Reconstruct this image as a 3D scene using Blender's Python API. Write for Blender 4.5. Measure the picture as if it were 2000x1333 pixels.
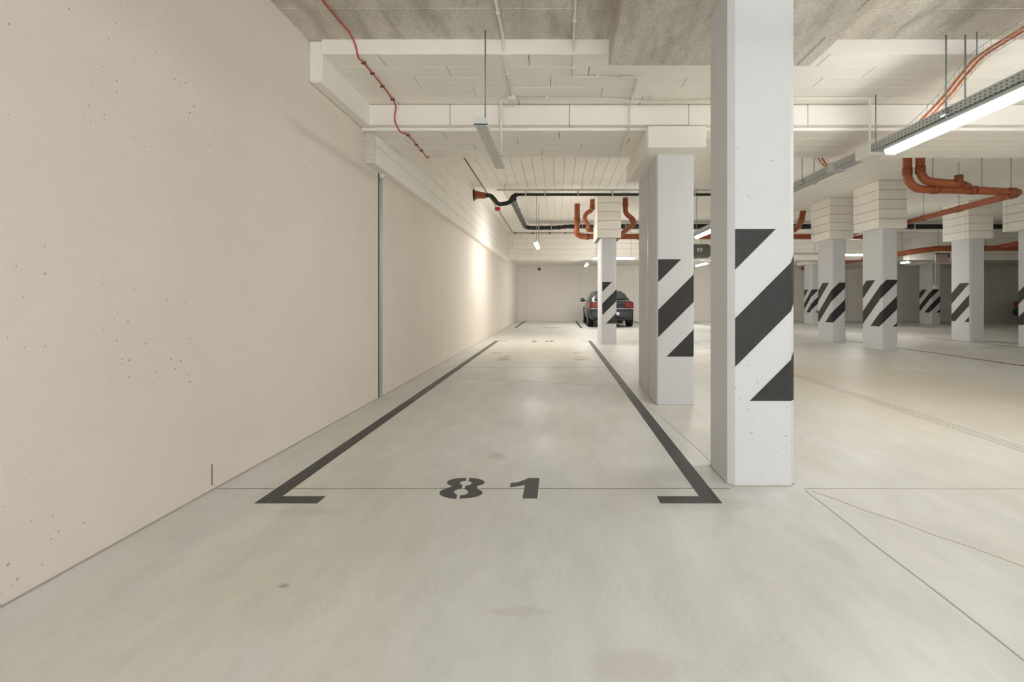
import bpy, bmesh, math, random
from mathutils import Vector, Matrix
random.seed(7)
for o in list(bpy.data.objects):
    bpy.data.objects.remove(o)
scene = bpy.context.scene
COL = scene.collection

# ------------------------------------------------------------------ camera
F, CX, CY, H = 905.0, 1089.0, 584.0, 1.1      # focal (px), vanishing point (px), eye height (m)
cam_d = bpy.data.cameras.new('camera'); cam = bpy.data.objects.new('camera', cam_d); COL.objects.link(cam)
cam.location = (0, 0, H); cam.rotation_euler = (math.radians(90), 0, 0)
cam_d.sensor_fit = 'HORIZONTAL'; cam_d.sensor_width = 36.0; cam_d.lens = F / 2000.0 * 36.0
cam_d.shift_x = (1000.0 - CX) / 2000.0
cam_d.shift_y = (CY - 666.5) / 2000.0
cam_d.clip_start = 0.05; cam_d.clip_end = 200
scene.camera = cam

# ------------------------------------------------------------------ world / exposure
world = bpy.data.worlds.new('world'); scene.world = world; world.use_nodes = True
world.node_tree.nodes['Background'].inputs['Color'].default_value = (0.8, 0.8, 0.8, 1)
world.node_tree.nodes['Background'].inputs['Strength'].default_value = 0.05
vs = scene.view_settings
vs.view_transform = 'Standard'; vs.look = 'None'; vs.gamma = 1.0; vs.use_curve_mapping = False
vs.exposure = 1.52
scene.cycles.diffuse_bounces = 7; scene.cycles.max_bounces = 12
LAMP = 36.0                                    # emission strength of the lit diffusers
LAMP_COL = (1.0, 0.97, 0.915, 1)

def G(px, py):                                 # pixel on the floor -> point of the floor
    d = py - CY
    return Vector(((px - CX) * H / d, F * H / d, 0.0))

# ------------------------------------------------------------------ materials
def mat(name, col, rough=0.6, metal=0.0):
    m = bpy.data.materials.new(name); m.use_nodes = True
    b = m.node_tree.nodes['Principled BSDF']
    b.inputs['Base Color'].default_value = (*col, 1); b.inputs['Roughness'].default_value = rough
    b.inputs['Metallic'].default_value = metal
    return m
class NT:
    def __init__(s, m): s.t = m.node_tree; s.n = s.t.nodes; s.l = s.t.links; s.b = s.n['Principled BSDF']
    def pos(s, scale=(1, 1, 1)):
        g = s.n.new('ShaderNodeNewGeometry')
        v = s.n.new('ShaderNodeVectorMath'); v.operation = 'MULTIPLY'; v.inputs[1].default_value = scale
        s.l.new(g.outputs['Position'], v.inputs[0]); return v.outputs[0]
    def noise(s, scale, detail=4, rough=.55, sc=(1, 1, 1)):
        n = s.n.new('ShaderNodeTexNoise'); n.inputs['Scale'].default_value = scale
        n.inputs['Detail'].default_value = detail; n.inputs['Roughness'].default_value = rough
        s.l.new(s.pos(sc), n.inputs['Vector']); return n.outputs['Fac']
    def ramp(s, fac, stops):
        r = s.n.new('ShaderNodeValToRGB'); e = r.color_ramp.elements
        while len(e) < len(stops): e.new(.5)
        for i, (p, c) in enumerate(stops):
            e[i].position = p; e[i].color = (*c, 1) if len(c) == 3 else c
        s.l.new(fac, r.inputs['Fac']); return r.outputs['Color']
    def mix(s, a, b, fac, mode='MIX'):
        m = s.n.new('ShaderNodeMix'); m.data_type = 'RGBA'; m.blend_type = mode
        for sock, v in ((m.inputs[0], fac), (m.inputs[6], a), (m.inputs[7], b)):
            if isinstance(v, (int, float)): sock.default_value = v
            elif isinstance(v, tuple): sock.default_value = (*v, 1) if len(v) == 3 else v
            else: s.l.new(v, sock)
        return m.outputs[2]
    def math(s, op, a, b=0.0):
        m = s.n.new('ShaderNodeMath'); m.operation = op
        for i, v in enumerate((a, b)):
            if isinstance(v, (int, float)): m.inputs[i].default_value = v
            else: s.l.new(v, m.inputs[i])
        return m.outputs[0]
    def bump(s, h, strength, dist=.01):
        b = s.n.new('ShaderNodeBump'); b.inputs['Strength'].default_value = strength; b.inputs['Distance'].default_value = dist
        s.l.new(h, b.inputs['Height']); s.l.new(b.outputs[0], s.b.inputs['Normal'])
    def base(s, c): s.l.new(c, s.b.inputs['Base Color'])

def pits(nt, scale, thr, lim=.55, sc=(1, 1, 1)):
    v = nt.n.new('ShaderNodeTexVoronoi'); v.inputs['Scale'].default_value = scale; v.inputs['Randomness'].default_value = 1
    nt.l.new(nt.pos(sc), v.inputs['Vector'])
    dens = nt.noise(1.1, 3)
    t = nt.math('MULTIPLY', nt.math('SUBTRACT', dens, .38), thr * 4)
    sc_ = nt.n.new('ShaderNodeSeparateColor'); nt.l.new(v.outputs['Color'], sc_.inputs[0])
    t = nt.math('MULTIPLY', t, nt.math('MULTIPLY', nt.math('GREATER_THAN', sc_.outputs[0], lim), nt.math('ADD', sc_.outputs[1], .3)))
    return nt.math('LESS_THAN', v.outputs['Distance'], t)

def painted(name, c0, c1, pit=True, bumpy=.25, speck=.32):
    m = mat(name, c0, .75); nt = NT(m)
    c = nt.ramp(nt.noise(1.3, 5), [(.35, c0), (.65, c1)])
    f = nt.noise(90, 3)
    if pit:
        p = nt.math('MAXIMUM', pits(nt, 13, .105, .4), pits(nt, 34, .16, .55))
        c = nt.mix(c, tuple(x * speck for x in c0), nt.math('MULTIPLY', p, .65))
    nt.base(c); nt.bump(nt.math('ADD', f, nt.noise(14, 4)), bumpy, .006)
    return m
M = {}
M['wall'] = painted('wall_paint', (.80, .735, .66), (.77, .705, .63))
M['back'] = painted('back_wall_paint', (.78, .75, .70), (.76, .73, .68), pit=False)
M['col'] = painted('column_paint', (.645, .652, .668), (.625, .632, .648))
M['board'] = painted('board_paint', (.89, .86, .80), (.87, .84, .78), pit=False, bumpy=.35)
M['rough'] = painted('rough_board_end', (.80, .78, .72), (.66, .63, .57), pit=True, bumpy=1.0, speck=.2)

m = mat('raw_concrete', (.3, .28, .25), .85); nt = NT(m)
c = nt.ramp(nt.noise(1.6, 6, .6, (1, .55, 1)), [(.3, (.52, .48, .42)), (.5, (.64, .60, .53)), (.7, (.71, .67, .61))])
c = nt.mix(c, (.30, .272, .23), nt.math('MULTIPLY', nt.ramp(nt.noise(3.2, 5, .65, (1.8, .5, 1)), [(.46, (0, 0, 0)), (.66, (1, 1, 1))]), .55))
c = nt.mix(c, nt.ramp(nt.noise(60, 3), [(.3, (.8, .8, .8)), (.7, (1.1, 1.1, 1.1))]), 1.0, 'MULTIPLY')
nt.base(c); nt.bump(nt.noise(25, 5), .35, .006); M['raw'] = m

# floor: power-trowelled concrete with dust, tyre rub and a few stains of their own shape
m = mat('floor_concrete', (.6, .6, .57), .5); nt = NT(m)
c = nt.ramp(nt.noise(.55, 5, .55, (1, .5, 1)), [(.32, (.595, .597, .57)), (.5, (.64, .647, .625)), (.68, (.675, .685, .68))])
c = nt.mix(c, (.63, .56, .43), nt.math('MULTIPLY', nt.ramp(nt.noise(.45, 5, .6, (1.5, .45, 1)), [(.46, (0, 0, 0)), (.7, (1, 1, 1))]), .6))
c = nt.mix(c, nt.ramp(nt.noise(4, 6, .65, (1.4, .5, 1)), [(.3, (.89, .89, .885)), (.7, (1.06, 1.06, 1.06))]), 1.0, 'MULTIPLY')
c = nt.mix(c, nt.ramp(nt.noise(120, 2), [(.25, (.94, .94, .94)), (.75, (1.04, 1.04, 1.04))]), 1.0, 'MULTIPLY')
geo = nt.n.new('ShaderNodeNewGeometry'); sep = nt.n.new('ShaderNodeSeparateXYZ'); nt.l.new(geo.outputs['Position'], sep.inputs[0])
wob = nt.math('SUBTRACT', nt.noise(7, 4, .6), .5)
def stain(c, x, y, rx, ry, colr, k, rot=0.0, hard=.5):
    dx = nt.math('SUBTRACT', sep.outputs[0], x); dy = nt.math('SUBTRACT', sep.outputs[1], y)
    ca, sa = math.cos(rot), math.sin(rot)
    u = nt.math('ADD', nt.math('MULTIPLY', dx, ca / rx), nt.math('MULTIPLY', dy, sa / rx))
    v = nt.math('ADD', nt.math('MULTIPLY', dx, -sa / ry), nt.math('MULTIPLY', dy, ca / ry))
    r = nt.math('SQRT', nt.math('ADD', nt.math('MULTIPLY', u, u), nt.math('MULTIPLY', v, v)))
    r = nt.math('ADD', r, nt.math('MULTIPLY', wob, 1.1))
    msk = nt.ramp(r, [(hard, (1, 1, 1)), (1.0, (0, 0, 0))])
    return nt.mix(c, colr, nt.math('MULTIPLY', msk, k))
def ring(c, x, y, rad, w, a0, a1, colr, k):      # faint tyre arc
    dx = nt.math('SUBTRACT', sep.outputs[0], x); dy = nt.math('SUBTRACT', sep.outputs[1], y)
    r = nt.math('SQRT', nt.math('ADD', nt.math('MULTIPLY', dx, dx), nt.math('MULTIPLY', dy, dy)))
    d = nt.math('ABSOLUTE', nt.math('SUBTRACT', r, rad))
    msk = nt.math('LESS_THAN', d, w)
    ang = nt.math('ARCTAN2', dy, dx)
    msk = nt.math('MULTIPLY', msk, nt.math('MULTIPLY', nt.math('GREATER_THAN', ang, a0), nt.math('LESS_THAN', ang, a1)))
    tread = nt.math('GREATER_THAN', nt.math('FRACT', nt.math('MULTIPLY', ang, rad / .035)), .45)
    msk = nt.math('MULTIPLY', nt.math('MULTIPLY', msk, tread), nt.ramp(nt.noise(5, 4), [(.4, (0, 0, 0)), (.62, (1, 1, 1))]))
    return nt.mix(c, colr, nt.math('MULTIPLY', msk, k))
c = stain(c, 3.9, 6.0, 2.9, 5.0, (.66, .575, .43), .55, 0, .1)
c = stain(c, -.3, 10.5, 1.7, 4.5, (.68, .61, .46), .5, 0, .1)
for px, py, rx, ry, colr, k in ((555, 1145, .03, .02, (.3, .29, .28), .75), (968, 891, .09, .09, (.46, .42, .36), .55),
                               (600, 1000, .22, .05, (.45, .42, .36), .30), (985, 700, .16, .5, (.46, .36, .2), .55),
                               (1138, 700, .2, .55, (.46, .36, .2), .55), (985, 703, .12, .1, (.2, .16, .08), .6), (1132, 703, .14, .1, (.2, .16, .08), .6),
                               (970, 690, .14, .14, (.25, .2, .1), .5), (1128, 690, .15, .14, (.25, .2, .1), .5),
                               (1640, 1080, .07, .16, (.5, .49, .47), .4), (1390, 985, .35, .1, (.47, .45, .42), .4), (1240, 1300, .2, .08, (.47, .44, .38), .35),
                               (1010, 1195, .15, .03, (.46, .43, .39), .3), (1350, 930, .3, .12, (.5, .49, .46), .35)):
    p = G(px, py); c = stain(c, p.x, p.y, rx, ry, colr, k)
for rad, yc in ((1.25, .55), (1.33, .53)):
    c = ring(c, -.2, yc, rad, .035, .8, 2.3, (.50, .47, .42), .14)
c = ring(c, 1.6, .2, 1.6, .05, 1.2, 2.9, (.52, .49, .44), .15)
nt.base(c)
rr = nt.ramp(nt.noise(1.2, 4), [(.3, (.36, .36, .36)), (.7, (.56, .56, .56))]); nt.l.new(rr, nt.b.inputs['Roughness'])
nt.bump(nt.noise(40, 4), .06, .004); M['floor'] = m

def worn(name, c0, c1, rough=.6, sc=30):
    m = mat(name, c0, rough); nt = NT(m)
    nt.base(nt.ramp(nt.noise(sc, 5, .65), [(.4, c0), (.75, c1)])); return m
M['mark'] = worn('floor_marking_paint', (.050, .048, .046), (.085, .082, .076), .55)
M['markw'] = worn('worn_marking_paint', (.075, .072, .066), (.19, .185, .17), .6, 9)
M['stripe'] = worn('stripe_paint', (.023, .021, .021), (.034, .031, .030), .6)
M['joint'] = mat('joint_filler', (.22, .2, .17), .8)
M['crack'] = mat('crack_filler', (.40, .355, .27), .8)
M['seal'] = mat('mortar_bead', (.42, .38, .32), .8)
M['jstrip'] = mat('joint_cover_steel', (.40, .42, .40), .5, .35)
M['dark'] = mat('dark_gap', (.035, .033, .03), .9)
M['galv'] = worn('galvanised_steel', (.50, .52, .52), (.62, .64, .64), .42); M['galv'].node_tree.nodes['Principled BSDF'].inputs['Metallic'].default_value = .75
M['rod'] = mat('threaded_rod', (.28, .33, .33), .5, .6)
M['pvc'] = worn('orange_pvc', (.31, .075, .022), (.37, .09, .027), .38, 4)
M['pvcd'] = mat('orange_pvc_collar', (.25, .062, .02), .45)
M['black'] = mat('black_pipe', (.012, .013, .012), .45)
M['blackfoil'] = worn('black_foil_wrap', (.006, .007, .006), (.022, .023, .021), .35, 20)
M['plastic'] = mat('white_plastic', (.74, .72, .66), .45)
M['red'] = mat('red_cable', (.46, .045, .03), .45)
M['redbox'] = mat('red_box', (.45, .02, .02), .4)
M['orcable'] = mat('orange_cable', (.72, .17, .035), .5)
M['darkcable'] = mat('dark_cable', (.10, .075, .06), .6)
M['lampbody'] = mat('lamp_housing', (.62, .68, .66), .4)
M['lampoff'] = worn('unlit_diffuser', (.55, .53, .48), (.62, .6, .55), .25)
M['grey'] = mat('grey_sheet_metal', (.17, .17, .155), .5, .3)
M['carpaint'] = mat('car_paint', (.055, .06, .072), .22, .55)
M['glass'] = mat('car_glass', (.03, .04, .04), .06)
M['tail'] = mat('tail_lamp_red', (.20, .022, .016), .2)
M['chrome'] = mat('chrome', (.75, .75, .75), .15, 1)
M['rubber'] = mat('tyre_rubber', (.015, .015, .015), .8)
M['rim'] = mat('wheel_rim', (.35, .35, .36), .3, .8)
M['ink'] = mat('sign_ink', (.02, .02, .02), .6)
M['salmon'] = mat('sign_board', (.55, .42, .38), .6)
def emis(name, col, s):
    m = mat(name, (.9, .9, .9), .4); b = m.node_tree.nodes['Principled BSDF']
    b.inputs['Emission Color'].default_value = col; b.inputs['Emission Strength'].default_value = s; return m
M['lit'] = emis('lit_diffuser', LAMP_COL, LAMP)
M['lit_tray'] = emis('lit_tray_diffuser', LAMP_COL, LAMP * .7)
M['lit_far'] = emis('lit_far_diffuser', LAMP_COL, LAMP * 1.2)
M['lit_cool'] = emis('lit_cool_diffuser', (.96, 1.0, 1.04, 1), LAMP * 1.35)
M['lit_side'] = emis('lit_side_diffuser', LAMP_COL, LAMP * .45)
M['exit'] = emis('lit_exit_sign', (.85, 1, .9, 1), 4)
# perforated tray steel: rows of punched slots as a flat print of dark holes
m = mat('perforated_steel', (.42, .43, .43), .45, .7); nt = NT(m)
geo2 = nt.n.new('ShaderNodeNewGeometry'); sp = nt.n.new('ShaderNodeSeparateXYZ'); nt.l.new(geo2.outputs['Position'], sp.inputs[0])
fy = nt.math('ABSOLUTE', nt.math('SUBTRACT', nt.math('FRACT', nt.math('MULTIPLY', sp.outputs[1], 1 / .04)), .5))
fz = nt.math('ABSOLUTE', nt.math('SUBTRACT', nt.math('FRACT', nt.math('MULTIPLY', sp.outputs[2], 1 / .024)), .5))
hole = nt.math('MULTIPLY', nt.math('LESS_THAN', fy, .18), nt.math('LESS_THAN', fz, .16))
nt.base(nt.mix((.44, .45, .45), (.06, .06, .06), hole)); M['perf'] = m

# ------------------------------------------------------------------ geometry helpers
class MB:
    def __init__(s): s.v = []; s.f = []; s.smooth = False
    def add(s, vs_, fs):
        o = len(s.v); s.v += [tuple(p) for p in vs_]; s.f += [tuple(i + o for i in f) for f in fs]; return s
    def box(s, x0, x1, y0, y1, z0, z1):
        return s.add([(x0, y0, z0), (x1, y0, z0), (x1, y1, z0), (x0, y1, z0), (x0, y0, z1), (x1, y0, z1), (x1, y1, z1), (x0, y1, z1)],
                     [(0, 3, 2, 1), (4, 5, 6, 7), (0, 1, 5, 4), (1, 2, 6, 5), (2, 3, 7, 6), (3, 0, 4, 7)])
    def bbox(s, x0, x1, y0, y1, z0, z1, b=.005):          # box with chamfered edges
        bm = bmesh.new(); bmesh.ops.create_cube(bm, size=1)
        for v in bm.verts:
            v.co = Vector(((x0 + x1) / 2 + v.co.x * (x1 - x0), (y0 + y1) / 2 + v.co.y * (y1 - y0), (z0 + z1) / 2 + v.co.z * (z1 - z0)))
        bmesh.ops.bevel(bm, geom=bm.edges[:], offset=b, segments=1, affect='EDGES')
        bm.verts.index_update()
        s.add([v.co[:] for v in bm.verts], [[v.index for v in f.verts] for f in bm.faces]); bm.free(); return s
    def sweep(s, pts, r, n=10, cap=True):
        pts = [Vector(p) for p in pts]; s.smooth = True
        t = [(pts[min(i + 1, len(pts) - 1)] - pts[max(i - 1, 0)]).normalized() for i in range(len(pts))]
        up = Vector((0, 0, 1)) if abs(t[0].z) < .9 else Vector((1, 0, 0))
        nrm = (up - t[0] * up.dot(t[0])).normalized(); vs_ = []; fs = []
        for i, p in enumerate(pts):
            nrm = (nrm - t[i] * nrm.dot(t[i])).normalized(); bi = t[i].cross(nrm)
            rr = r[i] if isinstance(r, (list, tuple)) else r
            vs_ += [p + (nrm * math.cos(2 * math.pi * k / n) + bi * math.sin(2 * math.pi * k / n)) * rr for k in range(n)]
        for i in range(len(pts) - 1):
            for k in range(n):
                a, b = i * n + k, i * n + (k + 1) % n
                fs.append((a, b, b + n, a + n))
        if cap:
            fs.append(tuple(range(n))[::-1]); fs.append(tuple((len(pts) - 1) * n + k for k in range(n)))
        return s.add(vs_, fs)
    def cyl(s, a, b, r, n=10): return s.sweep([a, b], r, n)
    def prism(s, poly, z0, z1):                             # polygon in xy extruded in z
        n = len(poly); ar = sum(poly[i][0] * poly[(i + 1) % n][1] - poly[(i + 1) % n][0] * poly[i][1] for i in range(n))
        if ar < 0: poly = poly[::-1]
        return s.add([(x, y, z0) for x, y in poly] + [(x, y, z1) for x, y in poly],
                     [tuple(range(n))[::-1], tuple(range(n, 2 * n))] + [(i, (i + 1) % n, (i + 1) % n + n, i + n) for i in range(n)])
    def build(s, name, m, parent=None, origin=None):
        org = Vector(origin) if origin is not None else Vector((0, 0, 0))
        if parent is not None and origin is None: org = wloc(parent)
        me = bpy.data.meshes.new(name)
        me.from_pydata([Vector(v) - org for v in s.v], [], s.f); me.update()
        bm = bmesh.new(); bm.from_mesh(me); bmesh.ops.recalc_face_normals(bm, faces=bm.faces[:]); bm.to_mesh(me); bm.free()
        if s.smooth:
            for p in me.polygons: p.use_smooth = len(p.vertices) == 4
        me.materials.append(M[m] if isinstance(m, str) else m)
        return link(name, me, org, parent)
def wloc(o):
    v = o.location.copy()
    if o.parent: v += wloc(o.parent)
    return v
def link(name, me, loc, parent=None):
    o = bpy.data.objects.new(name, me); COL.objects.link(o)
    if parent is not None:
        o.parent = parent; o.location = Vector(loc) - wloc(parent)
    else: o.location = loc
    return o
def tag(o, label=None, cat=None, group=None, kind=None):
    for k, v in (('label', label), ('category', cat), ('group', group), ('kind', kind)):
        if v: o[k] = v
    return o
def thing(name, loc, label, cat, group=None):
    return tag(link(name, None, loc), label, cat, group)
def fillet(pts, r, n=6):
    pts = [Vector(p) for p in pts]; out = [pts[0]]
    for i in range(1, len(pts) - 1):
        a = (pts[i - 1] - pts[i]); b = (pts[i + 1] - pts[i]); rr = min(r, a.length * .48, b.length * .48)
        p0 = pts[i] + a.normalized() * rr; p2 = pts[i] + b.normalized() * rr
        for k in range(n + 1):
            t = k / n; out.append(p0 * (1 - t) ** 2 + pts[i] * 2 * t * (1 - t) + p2 * t * t)
    out.append(pts[-1]); return out
BC = {}
def board(parent, x0, x1, y0, y1, z0, z1, name='insulation_board', m='board', b=.005):
    d = (round(x1 - x0, 3), round(y1 - y0, 3), round(z1 - z0, 3), m)
    if d not in BC:
        mb = MB().bbox(-d[0] / 2, d[0] / 2, -d[1] / 2, d[1] / 2, -d[2] / 2, d[2] / 2, min(b, min(d[:3]) * .3))
        me = bpy.data.meshes.new(name); me.from_pydata(mb.v, [], mb.f); me.update(); me.materials.append(M[m]); BC[d] = me
    return link(name, BC[d], ((x0 + x1) / 2, (y0 + y1) / 2, (z0 + z1) / 2), parent)
def cuts(a, b, L, off):                                     # joints of a course of boards
    out = [a]; p = a + off
    while p < b - .02:
        if p > a + .02: out.append(p)
        p += L
    out.append(b); return list(zip(out[:-1], out[1:]))
GAP = .005

# ------------------------------------------------------------------ room shell
WX, BY, XR, YB = -1.983, 22.7, 25.0, -9.0                   # left wall, back wall, right wall, wall behind the camera
ZC = 3.162                                                  # bare slab soffit near the camera
Y1, Y2, Y3 = 3.69, 4.62, 5.5                                # insulation starts / beam front / beam back
ZI, ZB, ZS = 3.045, 2.835, 2.805                            # near insulation, beam face bottom, beam soffit
ZF = 3.62                                                   # far insulated soffit
YBB, ZBB, ZSB = 17.6, 2.58, 2.72                            # back beam

floor = tag(MB().box(WX - .3, XR + .3, YB - .3, BY + .3, -.3, 0).build('floor', 'floor'), kind='structure', label='pale trowelled concrete garage floor with dust and stains')
wl = tag(MB().box(WX - .35, WX - .09, YB, BY + .3, 0, 4.0).build('wall_left', 'wall'), kind='structure', label='long cream painted concrete wall beside the parking bay')
for i, (a, b) in enumerate(((YB, 5.125), (5.245, 7.97), (7.974, 14.2), (14.204, BY))):
    tag(MB().bbox(WX - .1, WX, a, b, 0, 3.75, .003).build('wall_panel', 'wall', wl))
MB().box(WX - .1, WX - .035, 5.125, 5.245, 0, 2.9).build('joint_gap', 'dark', wl)
MB().box(WX - .1, WX - .003, 5.125, 5.158, 0, 2.49).build('joint_gap_shade', 'dark', wl)  # dark strip set nearly flush, its colour standing for shade in the open joint
js = MB(); js.add([(WX - .03, 5.158, .0), (WX + .004, 5.165, 0), (WX + .004, 5.24, 0), (WX - .03, 5.245, 0),
                  (WX - .03, 5.158, 2.49), (WX + .004, 5.165, 2.49), (WX + .004, 5.24, 2.49), (WX - .03, 5.245, 2.49)],
                 [(0, 1, 5, 4), (1, 2, 6, 5), (2, 3, 7, 6), (4, 5, 6, 7)])
tag(js.build('expansion_joint_strip', 'jstrip', wl), 'galvanised metal strip covering the vertical expansion joint')
for z in (.35, .95, 1.55, 2.2):
    MB().cyl((WX, 5.2, z), (WX + .009, 5.2, z), .008, 8).build('screw', 'rod', wl)
MB().bbox(WX, WX + .05, 5.14, 5.2, 2.44, 2.5, .01).build('mortar_blob', 'rough', wl)
MB().box(WX, WX + .006, YB, 5.12, 0, .006).build('floor_seal', 'seal', wl)
MB().box(WX, WX + .006, 5.25, BY, 0, .006).build('floor_seal', 'seal', wl)
MB().box(WX, WX + .002, 2.655, 2.66, .03, .15).build('wall_crack', 'dark', wl)
wb = tag(MB().box(WX - .3, XR + .3, BY, BY + .3, 0, 4.0).build('wall_back', 'back'), kind='structure', label='pale wall across the far end of the garage')
for x in (-1.55, 1.05, 3.7, 6.3, 9.0, 11.6, 14.2):
    MB().box(x - .004, x + .004, BY - .002, BY, 0, ZSB).build('wall_joint', 'joint', wb)
tag(MB().box(XR, XR + .3, YB, BY, 0, 4.0).build('wall_right', 'back'), kind='structure', label='pale wall along the far side of the garage')
tag(MB().box(WX - .3, XR + .3, YB - .3, YB, 0, 4.0).build('wall_front', 'back'), kind='structure', label='pale wall opposite the end wall')

ceil = tag(MB().box(WX - .3, XR + .3, YB - .3, Y3, ZC, ZC + .9).box(WX - .3, XR + .3, Y3, BY + .3, ZF + .1, ZF + .5).build('ceiling', 'raw'),
           kind='structure', label='bare concrete slab over the bay, white insulated boards beyond')
for x in (-1.21, 2.62, 6.4):
    MB().bbox(x - .004, x + .004, YB, Y1, ZC - .003, ZC + .002, .001).build('formwork_seam', 'raw', ceil)
for y in (3.29, .85, -1.6):
    MB().bbox(WX, XR, y - .004, y + .004, ZC - .004, ZC + .002, .001).build('formwork_seam', 'raw', ceil)
dp = tag(MB().bbox(.408, 2.0, 2.1, Y1 - .002, 2.955, ZC, .008).build('drop_panel', 'raw', ceil), 'bare concrete drop panel over the striped column')
MB().box(1.9, 1.996, 3.28, 3.68, 2.949, 2.955).build('formwork_patch', 'raw', dp)
MB().box(1.93, 1.996, 2.5, 3.0, 2.950, 2.955).build('formwork_patch', 'raw', dp)

# near insulated strip: rows of lamella boards running across
ni = 5; dy = (Y2 + .03 - Y1) / ni
for r in range(ni):
    for a, b in cuts(WX + .1, 7.5, 1.2, [.45, .95, .62, 1.1, .3][r]):
        board(ceil, a + GAP / 2, b - GAP / 2, Y1 + r * dy + (GAP / 2 if r else 0), Y1 + (r + 1) * dy - GAP / 2, ZI, ZC)
MB().bbox(WX + .107, XR, Y1 - .012, Y1 - .0005, ZI - .002, ZC, .002).build('edge_board', 'board', ceil)
far = MB()
for r in range(ni): far.box(7.503, XR, Y1 + r * dy + .002, Y1 + (r + 1) * dy - .002, ZI, ZC)
tag(far.build('insulation_boards_beyond', 'board', ceil), kind='stuff')
# beam across at the expansion joint
beam = tag(MB().box(WX, XR, Y2 + .1, Y3, ZS + .1, ZC).build('beam', 'board', ceil), 'white boarded beam spanning the garage at the expansion joint')
for a, b in cuts(WX + .1, 7.5, 1.19, .81):
    board(beam, a + GAP / 2, b - GAP / 2, Y2, Y2 + .1, ZB, ZI - .006)
MB().box(7.5, XR, Y2, Y2 + .1, ZB, ZI).build('board_run', 'board', beam)
MB().box(WX + .1, XR, Y2 + .02, Y2 + .1, ZI - .01, ZI + .01).build('shadow_gap', 'dark', beam)
MB().bbox(WX, XR, Y2 + .08, Y2 + .12, ZS, ZB + .05, .003).build('soffit_lip', 'board', beam)
rows = [Y2 + .12, 4.93, 5.12, 5.31, Y3]
for r in range(4):
    for a, b in cuts(WX, 7.5, 1.2, [.8, .35, 1.05, .6][r]):
        board(beam, a + GAP / 2, b - GAP / 2, rows[r] + GAP / 2, rows[r + 1] - GAP / 2, ZS, ZS + .1)
    MB().box(7.503, XR, rows[r] + .002, rows[r + 1] - .002, ZS, ZS + .1).build('board_run', 'board', beam)
MB().box(WX, XR, Y3, Y3 + .1, ZS, ZF + .1).build('beam_back_boards', 'board', beam)
# insulation strip on the left wall, near piece and far run
board(wl, WX, WX + .107, Y1, Y2 + .1, ZB - .005, ZC - .002, b=.012)
re_ = MB(); nx, nz = 9, 22                                  # torn mineral-wool end of the strip
for j in range(nz + 1):
    for i in range(nx + 1):
        e = (i in (0, nx)) + (j in (0, nz))
        re_.v.append((WX + .115 * i / nx + (random.uniform(-.006, .004) if i == nx else 0), 4.742 + random.uniform(-.009, .009), 2.49 + (ZS - .002 - 2.49) * j / nz + (random.uniform(-.008, .004) if j == 0 else 0)))
for j in range(nz):
    for i in range(nx):
        q = j * (nx + 1) + i; re_.f.append((q, q + 1, q + nx + 2, q + nx + 1))
re_.box(WX, WX + .113, 4.752, 4.766, 2.49, ZS - .002)
re_.build('torn_board_end', 'rough', wl)
zs = [2.49, 2.69, 2.89, 3.09, 3.29, 3.49, ZF + .05]
for r in range(6):
    y0 = 4.766 if r == 0 else Y3 + .1
    for a, b in cuts(y0, YBB, 1.2, [.74, .2, .9, .5, 1.1, .3][r]):
        board(wl, WX, WX + .11, a + GAP / 2, b - GAP / 2, zs[r] + GAP / 2, zs[r + 1] - GAP / 2)
board(wl, WX, WX + .11, 4.766, Y3 + .098, 2.692, ZS - .002)
# far insulated soffit: narrow boards running away from the camera, cross joints staggered
n_ind = 0; far = MB(); x = WX + .11; k = 0
while x < XR - .2:
    for a, b in cuts(Y3 + .1, YBB, 1.2, .5 if k % 2 else 1.1):
        if 7.3 < b and a < 10.6 and x < 12.2 - (a - 7) * .5 and n_ind < 296:
            board(ceil, x + GAP / 2, x + .2 - GAP / 2, a + GAP / 2, b - GAP / 2, ZF, ZF + .1); n_ind += 1
        else:
            far.box(x + .002, x + .198, a + .002, b - .002, ZF, ZF + .1)
    x += .2; k += 1
tag(far.build('insulation_boards_beyond', 'board', ceil), kind='stuff')
# boarded beam in front of the end bays and the soffit behind it
bb = tag(MB().box(WX, XR, YBB + .1, YBB + .4, ZBB + .02, ZF + .1).build('beam', 'board', ceil), 'boarded beam in front of the far bays')
for r in range(5):
    z0 = ZBB + r * .208
    for a, b in cuts(WX + .11, 17.5, 1.2, [.35, .9, .15, .75, .5][r]):
        board(bb, a + GAP / 2, b - GAP / 2, YBB, YBB + .1, z0 + GAP / 2, z0 + .208 - GAP / 2)
    MB().box(17.503, XR, YBB, YBB + .1, z0 + .002, z0 + .206).build('board_run', 'board', bb)
tag(MB().box(WX, XR, YBB + .4, BY, ZSB, ZF + .1).build('far_soffit', 'board', ceil))

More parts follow.
